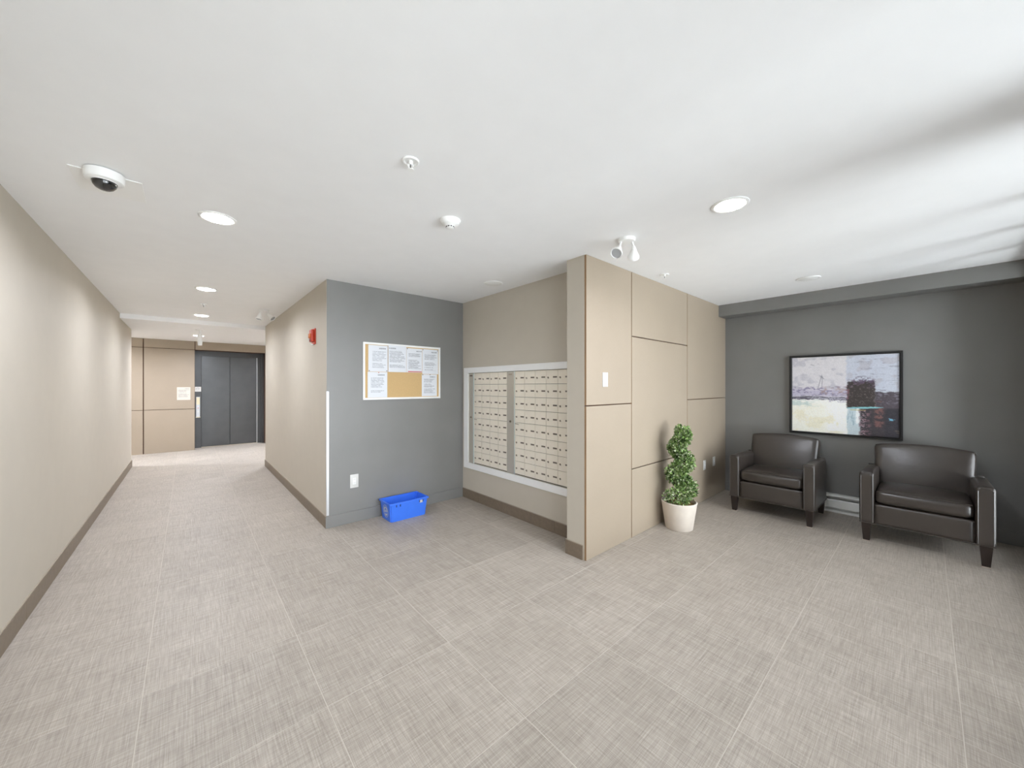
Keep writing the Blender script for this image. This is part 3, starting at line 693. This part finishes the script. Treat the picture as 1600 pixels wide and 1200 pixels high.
# ------------------------------------------------------------------ framed abstract painting
M['frame'] = mat('black_frame', lin((22,22,23)), 0.35, var=0.05)
PY0, PY1, PZ0, PZ1 = 0.160, 1.110, 0.862, 1.793
pc = thing('framed_painting', (XR, (PY0+PY1)/2, PZ0), 'abstract painting in a black frame above the armchairs', 'painting')
fwid = 0.020; fd = 0.042
for b in ((PY0, PY1, PZ1-fwid, PZ1), (PY0, PY1, PZ0, PZ0+fwid), (PY0, PY0+fwid, PZ0+fwid, PZ1-fwid), (PY1-fwid, PY1, PZ0+fwid, PZ1-fwid)):
    obj('frame_rail', box(XR-fd, XR-0.0005, b[0], b[1], b[2], b[3], 0.002, 1), M['frame'], pc)
obj('backing', box(XR-0.010, XR-0.0006, PY0+fwid, PY1-fwid, PZ0+fwid, PZ1-fwid), M['frame'], pc)
def vnoise(h, wd, cy, cx, seed):
    r = np.random.RandomState(seed); gdt = r.rand(cy+2, cx+2)
    yy = np.linspace(0, cy, h); xx = np.linspace(0, cx, wd)
    yi = yy.astype(int); xi = xx.astype(int); fy_ = (yy-yi)[:,None]; fx_ = (xx-xi)[None,:]
    fy_ = fy_*fy_*(3-2*fy_); fx_ = fx_*fx_*(3-2*fx_)
    a = gdt[yi][:,xi]; b = gdt[yi][:,xi+1]; c_ = gdt[yi+1][:,xi]; d = gdt[yi+1][:,xi+1]
    return (a*(1-fx_)+b*fx_)*(1-fy_)+(c_*(1-fx_)+d*fx_)*fy_
def painting(nw=260, nh=230):
    u = np.linspace(0, 1, nw)[None,:]*np.ones((nh,1)); v = np.linspace(0, 1, nh)[:,None]*np.ones((1,nw))   # v from the top
    n1 = vnoise(nh, nw, 30, 26, 1)-.5; n2 = vnoise(nh, nw, 80, 60, 2)-.5; n3 = vnoise(nh, nw, 90, 16, 3)-.5; n4 = vnoise(nh, nw, 12, 10, 4)-.5
    n5 = vnoise(nh, nw, 150, 170, 5)-.5; n6 = vnoise(nh, nw, 14, 110, 6)-.5
    uu = u+0.016*n1+0.014*n5; vv = v+0.016*n1+0.014*n3+0.01*n5
    img = np.zeros((nh, nw, 3)); img[:] = (216,213,217)
    def sm(x, a, b): t_ = np.clip((x-a)/(b-a), 0, 1); return t_*t_*(3-2*t_)
    def put(mask, col, op=1.0):
        k = np.clip(mask*op, 0, 1)[:,:,None]; img[:] = img*(1-k)+np.array(col)*k
    def rct(a, b, c_, d, e=0.012): return sm(uu, a-e, a+e)*(1-sm(uu, b-e, b+e))*sm(vv, c_-e, c_+e)*(1-sm(vv, d-e, d+e))
    put(rct(0.545, 1.1, -1, 0.55), (196,201,214))
    put(sm(n4+n1*.6, 0.08, 0.35)*rct(-1, 1.1, -1, 0.5), (182,180,190), 0.6)
    put(sm(n3+n2*.5, 0.22, 0.45)*rct(0.6, 1.1, 0.05, 0.5), (150,152,168), 0.7)
    # scratches of the sky
    for a, b, c_, d in ((0.27, 0.42, 0.31, 0.24), (0.31, 0.42, 0.315, 0.26), (0.20, 0.10, 0.23, 0.11), (0.29, 0.25, 0.33, 0.29)):
        du, dv = c_-a, d-b; L2 = du*du+dv*dv; s_ = np.clip(((u-a)*du+(v-b)*dv)/L2, 0, 1)
        put(1-sm(np.hypot(u-a-s_*du, v-b-s_*dv), 0.002, 0.006), (120,118,130), 0.55)
    # haze over the horizon, then the dark line
    put(rct(-1, 0.56, 0.43, 0.52, 0.03), (186,180,200), 0.9)
    put(sm(n3+n2, 0.05, 0.35)*rct(-1, 0.56, 0.40, 0.52, 0.02), (128,120,150), 0.8)
    put(sm(n2+n1*.7, 0.1, 0.3)*rct(0.30, 0.56, 0.40, 0.50, 0.02), (176,150,140), 0.6)
    put(rct(-1, 0.56, 0.565, 1.1, 0.01), (247,246,242))
    put(rct(-1, 0.36, 0.60, 1.1, 0.06), (243,241,228), 0.9)
    put(rct(-1, 0.28, 0.58, 0.66, 0.02)*sm(n1+n3, -0.15, 0.2), (196,212,208), 0.85)
    put(sm(n4+n2*.5, 0.05, 0.3)*rct(-1, 0.5, 0.66, 1.1, 0.05), (232,226,198), 0.6)
    put(sm(n1, 0.2, 0.4)*rct(0.25, 0.5, 0.8, 1.1, 0.05), (220,214,176), 0.5)
    put(rct(-1, 0.56, 0.528, 0.568, 0.007), (88,84,98), 0.92)
    put(rct(-1, 0.56, 0.535, 0.568, 0.007)*sm(n3+n5*.5, 0.18, 0.35), (206,204,214), 0.7)
    put(rct(0.38, 0.56, 0.546, 0.60, 0.008)*sm(n3+n5, -0.1, 0.25), (180,176,192), 0.9)
    # right lower field
    put(rct(0.555, 0.68, 0.66, 1.1, 0.012), (198,212,218))
    put(rct(0.555, 0.63, 0.70, 0.90, 0.02)*sm(n6+n2*.6, -0.05, 0.25), (150,176,188), 0.8)
    put(rct(0.635, 0.675, 0.66, 0.86, 0.01), (244,246,248), 0.9)
    put(rct(0.80, 1.1, 0.46, 1.1, 0.008), (84,77,84))
    put(rct(0.67, 1.1, 0.66, 1.1, 0.012), (62,57,62))
    put(rct(0.67, 0.76, 0.68, 1.1, 0.02)*sm(n2+n5*.6, -0.1, 0.15), (128,96,104), 0.8)
    put(rct(0.675, 0.72, 0.70, 1.1, 0.015)*sm(n5+n2*.4, 0.1, 0.25), (206,196,206), 0.55)
    put(rct(0.80, 0.885, 0.58, 0.90, 0.02)*sm(n1+n5*.5, -0.2, 0.1), (128,90,86), 0.85)
    put(rct(0.88, 1.1, 0.66, 1.1, 0.02), (52,50,58), 0.8)
    put(rct(0.80, 1.1, 0.92, 0.99, 0.02)*sm(n3, 0.15, 0.35), (150,138,108), 0.6)
    put(rct(0.82, 1.1, 0.47, 0.60, 0.02)*sm(n3+n2, 0.1, 0.35), (140,136,152), 0.6)
    # the dark block
    put(rct(0.552, 0.80, 0.325, 0.665, 0.008), (64,57,56))
    put(rct(0.56, 0.80, 0.30, 0.40, 0.02)*sm(n2+n1, -0.2, 0.2), (100,82,104), 0.8)
    put(rct(0.62, 0.78, 0.28, 0.345, 0.02)*sm(n2+n5, -0.1, 0.2), (92,80,100), 0.8)
    put(rct(0.545, 0.566, 0.36, 0.60, 0.008)*sm(n2, -0.1, 0.2), (150,96,110), 0.7)
    put(rct(0.56, 0.80, 0.36, 0.66, 0.02)*sm(n5+n2*.5, 0.26, 0.42), (150,140,132), 0.45)
    # turquoise streak
    w_ = 0.014*np.clip(1-np.abs((u-0.70)/0.16), 0, 1)**0.5
    put(1-sm(np.abs(v-(0.664-0.055*(u-0.55))+0.006*n2), w_*0.5, w_+0.004), (134,192,198), (u > 0.55)*(u < 0.87)*1.0)
    put(1-sm(np.abs(v-0.687), 0.002, 0.008), (176,166,96), (u > 0.58)*(u < 0.72)*0.7)
    d = np.hypot((u-0.935)/1.4, v-0.79); put(1-sm(d+0.02*n2, 0.008, 0.020), (120,190,220), 0.95)
    img += (n5*14+n2*8)[:,:,None]
    return np.clip(img, 8, 255)
img = painting()
nh, nw = img.shape[:2]
cy0, cy1, cz0, cz1 = PY0+fwid+0.006, PY1-fwid-0.006, PZ0+fwid+0.006, PZ1-fwid-0.006
xs = XR-0.030
ys = np.linspace(cy1, cy0, nw); zs_ = np.linspace(cz1, cz0, nh)
vv = [(xs-XR, float(y)-(PY0+PY1)/2, float(z)-PZ0) for z in zs_ for y in ys]
ff = [(j*nw+i, (j+1)*nw+i, (j+1)*nw+i+1, j*nw+i+1) for j in range(nh-1) for i in range(nw-1)]
# canvas sides and back
n0 = len(vv); yc = (PY0+PY1)/2
vv += [(-0.011, y-yc, z-PZ0) for y, z in ((cy1,cz1),(cy0,cz1),(cy0,cz0),(cy1,cz0))]
cnr = [0, nw-1, nh*nw-1, (nh-1)*nw]
top = list(range(0, nw)); rgt = [j*nw+nw-1 for j in range(nh)]; bot = list(range(nh*nw-1, (nh-1)*nw-1, -1)); lft = [j*nw for j in range(nh-1, -1, -1)]
for run, a, b in ((top, 0, 1), (rgt, 1, 2), (bot, 2, 3), (lft, 3, 0)): ff.append(tuple(run)+(n0+b, n0+a))
ff.append((n0, n0+1, n0+2, n0+3))
me = bpy.data.meshes.new('canvas'); me.from_pydata(vv, [], ff); me.update()
ca = me.color_attributes.new('paint', 'BYTE_COLOR', 'POINT')
rgb = img.reshape(-1, 3)/255.0
buf = np.ones((len(vv), 4)); buf[:, :3] = 0.85; rgb = np.clip(rgb*1.03, 0, 0.985); l_ = np.where(rgb <= 0.04045, rgb/12.92, ((rgb+0.055)/1.055)**2.4); buf[:len(rgb), :3] = l_
ca.data.foreach_set('color', buf.astype(np.float32).ravel())
pm = bpy.data.materials.new('painted_canvas'); pm.use_nodes = True; N = NT(pm); b = N.n['Principled BSDF']
at = N.add('ShaderNodeAttribute'); at.attribute_name = 'paint'
tc = N.add('ShaderNodeTexCoord'); ns = N.add('ShaderNodeTexNoise'); ns.inputs['Scale'].default_value = 160; N.link(tc.outputs['Object'], ns.inputs['Vector'])
mr = N.add('ShaderNodeMapRange'); mr.inputs[3].default_value = 0.88; mr.inputs[4].default_value = 1.1; N.link(ns.outputs['Fac'], mr.inputs[0])
mx = N.add('ShaderNodeMix', data_type='RGBA', blend_type='MULTIPLY'); mx.inputs[0].default_value = 1; N.link(at.outputs['Color'], mx.inputs[6]); N.link(mr.outputs[0], mx.inputs[7])
N.link(mx.outputs[2], b.inputs['Base Color']); b.inputs['Roughness'].default_value = 0.6
me.materials.append(pm)
cv = bpy.data.objects.new('canvas', me); COL.objects.link(cv); cv.parent = pc
tag(cv, 'abstract canvas of pale field, dark block and turquoise streak')

# ------------------------------------------------------------------ ceiling fittings
M['lens_on'] = mat('lit_lens', (0.9, 0.9, 0.88), 0.5, emit=(1.0, 0.97, 0.92), estr=14)
M['lens_off'] = mat('unlit_lens', lin((238,238,236)), 0.4, var=0.01)
M['fit'] = mat('white_fitting', lin((245,245,243)), 0.35, var=0.01)
M['glassgrey'] = mat('lamp_glass', lin((176,178,180)), 0.15, var=0.05)
def downlight(x, y, z, on, label, group=None, power=None):
    t = thing('downlight', (x, y, z), label, 'downlight', group)
    obj('trim_ring', lat([(0.098, -0.0003), (0.098, -0.004), (0.094, -0.007), (0.084, -0.008), (0.080, -0.006), (0.079, -0.0003)], T(x, y, z), 48), M['fit'], t, 40)
    obj('lens', lat([(0, -0.016), (0.04, -0.0145), (0.065, -0.011), (0.0785, -0.0065), (0.0785, -0.0006)], T(x, y, z), 40), M['lens_on' if on else 'lens_off'], t, 40)
    if on: area_light('lamp', (x, y, z-0.020), (x, y, 0), 0.15, 0.15, power or DOWNLIGHT_W, (0.95, 1.0, 1.12), 'DISK', t, math.radians(165))
    return t
downlight(0.145, 3.0, H, True, 'lit downlight in the corridor, beside the security camera')
downlight(0.155, 5.27, H, True, 'lit downlight in the corridor, level with the fire alarm')
downlight(0.160, 7.27, H, True, 'lit downlight just before the lower ceiling')
downlight(0.165, 9.55, HL, True, 'lit downlight in the lower ceiling before the elevator', None, 16)
downlight(-1.75, 10.0, HL, True, 'unseen downlight added to brighten the elevator lobby behind the long beige wall', None, 27)  # invented lamp out of view, added to lighten the elevator lobby
downlight(2.0, 9.55, HL, True, 'unseen downlight added to brighten the elevator lobby behind the fire alarm wall', None, 27)  # second out-of-view lamp, also added only to lift the lobby's brightness
downlight(2.405, 0.77, H, True, 'lit downlight near the panelled wall and twin spotlights')
downlight(2.395, 3.00, H, False, 'unlit downlight before the mailboxes')
downlight(4.635, 0.78, H, False, 'unlit downlight above the armchairs')
def spot_head(t, p, d, sc=1.0):
    d = Vector(d).normalized(); p = Vector(p)
    Mx = aim(p, d)
    h = obj('lamp_head', lat([(0, 0), (0.016*sc, 0.0), (0.020*sc, 0.012*sc), (0.022*sc, 0.022*sc), (0.040*sc, 0.062*sc), (0.043*sc, 0.066*sc), (0.043*sc, 0.080*sc), (0.038*sc, 0.080*sc), (0.036*sc, 0.070*sc), (0, 0.068*sc)], Mx, 28), M['fit'], t, 35)
    obj('lamp_lens', lat([(0, 0.0745*sc), (0.03*sc, 0.0735*sc), (0.0355*sc, 0.0715*sc), (0, 0.0705*sc)], Mx, 24), M['glassgrey'], h, 40)
def twin_spot(x, y, z, ang, label, dirs, sc=1.0):
    t = thing('twin_spotlight', (x, y, z), label, 'spotlight', 'twin spotlights on the ceiling')
    obj('canopy', lat([(0, -0.0003), (0.062*sc, -0.0003), (0.062*sc, -0.010), (0.056*sc, -0.022*sc), (0, -0.024*sc)], T(x, y, z), 36), M['fit'], t, 35)
    for s, d in zip((-1, 1), dirs):
        ex = Vector((x+s*0.040*sc*math.cos(ang), y+s*0.040*sc*math.sin(ang), z-0.018*sc))
        j = ex+Vector((s*0.012*sc*math.cos(ang), s*0.012*sc*math.sin(ang), -0.045*sc))
        a = obj('arm', cyl(ex, j, 0.007*sc, None, 12), M['fit'], t, True)
        obj('knuckle', lat([(0, -0.014*sc), (0.008*sc, -0.0115*sc), (0.013*sc, -0.005*sc), (0.013*sc, 0.005*sc), (0.008*sc, 0.0115*sc), (0, 0.014*sc)], T(*j), 16), M['fit'], a, 60)
        spot_head(t, j+Vector((0, 0, -0.004)), d, sc)
twin_spot(2.40, 1.45, H, -0.72, 'white twin spotlight beside the panelled wall top', ((-0.75, -0.1, -0.75), (0.75, 0.5, -0.75)))
twin_spot(0.81, 6.17, H, 0.0, 'white twin spotlight in the corridor before lower ceiling', ((-0.2, -0.1, -1), (0.6, -0.5, -0.7)))
t = thing('single_spotlight', (0.165, 8.55, HL), 'white stem spotlight hanging from the lower ceiling', 'spotlight')
obj('canopy', lat([(0, -0.0003), (0.062, -0.0003), (0.062, -0.008), (0.05, -0.016), (0, -0.017)], T(0.165, 8.55, HL), 32), M['fit'], t, 35)
obj('stem', cyl((0.165, 8.55, HL-0.014), (0.165, 8.55, HL-0.085), 0.014, 0.014, 16), M['fit'], t, True)
hd = obj('lamp_head', lat([(0, -0.08), (0.030, -0.08), (0.036, -0.088), (0.036, -0.19), (0.030, -0.275), (0.028, -0.280), (0.024, -0.280), (0.022, -0.27), (0, -0.268)], T(0.165, 8.55, HL), 28), M['fit'], t, 35)
obj('lamp_lens', lat([(0, -0.274), (0.015, -0.2735), (0.0215, -0.272), (0, -0.2705)], T(0.165, 8.55, HL), 20), M['glassgrey'], hd, 40)
def sprinkler(x, y, z, label, sc=1.0):
    t = thing('fire_sprinkler', (x, y, z), label, 'sprinkler', 'ceiling sprinklers')
    obj('escutcheon', lat([(0.040*sc, -0.0003), (0.040*sc, -0.005), (0.036*sc, -0.008), (0.030*sc, -0.0075), (0.026*sc, -0.003), (0.010*sc, -0.002), (0, -0.002)], T(x, y, z), 36), M['fit'], t, 40)
    obj('body', lat([(0, -0.002), (0.010*sc, -0.002), (0.010*sc, -0.014), (0.006*sc, -0.018), (0, -0.018)], T(x, y, z), 16), M['fit'], t, 40)
    for s in (-1, 1):
        bm = bmesh.new(); tube(bm, [Vector((x+s*q*sc, y, z-h)) for q, h in ((0.008, 0.012), (0.013, 0.022), (0.011, 0.032), (0.003, 0.042))], 0.0025*sc); obj('frame_arm', bm, M['fit'], t, True)
    obj('bulb', cyl((x, y, z-0.018), (x, y, z-0.038), 0.0025), M['plate_dark'], t, True)
    obj('deflector', lat([(0, -0.042), (0.016*sc, -0.042), (0.016*sc, -0.0445), (0, -0.0445)], T(x, y, z), 20), M['fit'], t, 40)
sprinkler(0.797, 1.63, H, 'white ceiling sprinkler beside the smoke detector')
sprinkler(3.437, 1.67, H, 'white ceiling sprinkler close to the top of the tan panels')
sprinkler(0.157, 6.26, H, 'white ceiling sprinkler between the corridor downlights')
sx, sy = 1.275, 2.045
t = thing('smoke_detector', (sx, sy, H), 'round white smoke detector on the lobby ceiling', 'smoke detector')
obj('base', lat([(0, -0.0003), (0.066, -0.0003), (0.067, -0.008), (0.064, -0.014), (0, -0.014)], T(sx, sy, H), 40), M['fit'], t, 35)
hd = obj('head', lat([(0.060, -0.014), (0.055, -0.026), (0.040, -0.036), (0.028, -0.040), (0.026, -0.050), (0.020, -0.053), (0, -0.053)], T(sx, sy, H), 40), M['fit'], t, 30)
for k in range(10):
    a = 2*PI*k/10; r = 0.0268
    bm = box(-0.0008, 0.0008, -0.0055, 0.0055, -0.003, 0.003); bm.transform(T(sx+r*math.cos(a), sy+r*math.sin(a), H-0.0455) @ Matrix.Rotation(a, 4, 'Z')); obj('vent_slot', bm, M['seam'], hd)
# dome security camera and the plate behind it
tag(obj('ceiling_plate', box(-0.437, -0.180, 2.752, 3.03, H-0.004, H-0.0003, 0.0005, 1), M['fit'], None, False, (-0.31, 2.89, H)), 'square white cover plate on the ceiling behind the security camera', 'cover plate')
M['dome'] = mat('smoked_dome', (0.012, 0.012, 0.013), 0.06, spec=0.8, coat=0.5)
kx, ky = -0.312, 2.735
t = thing('security_camera', (kx, ky, H), 'white dome security camera with dark glass on ceiling', 'security camera')
obj('housing', lat([(0, -0.0045), (0.072, -0.0045), (0.072, -0.036), (0.069, -0.046), (0.062, -0.050), (0.049, -0.050), (0.047, -0.046), (0, -0.046)], T(kx, ky, H), 48), M['fit'], t, 35)
obj('dome', lat([(0.046, -0.0465), (0.046, -0.056), (0.0415, -0.070), (0.032, -0.082), (0.018, -0.0895), (0, -0.092)], T(kx, ky, H), 40), M['dome'], t, 60)
obj('collar', lat([(0.0485, -0.0485), (0.0485, -0.053), (0.0465, -0.053), (0.0465, -0.0485)], T(kx, ky, H), 40), M['fit'], t, 35)
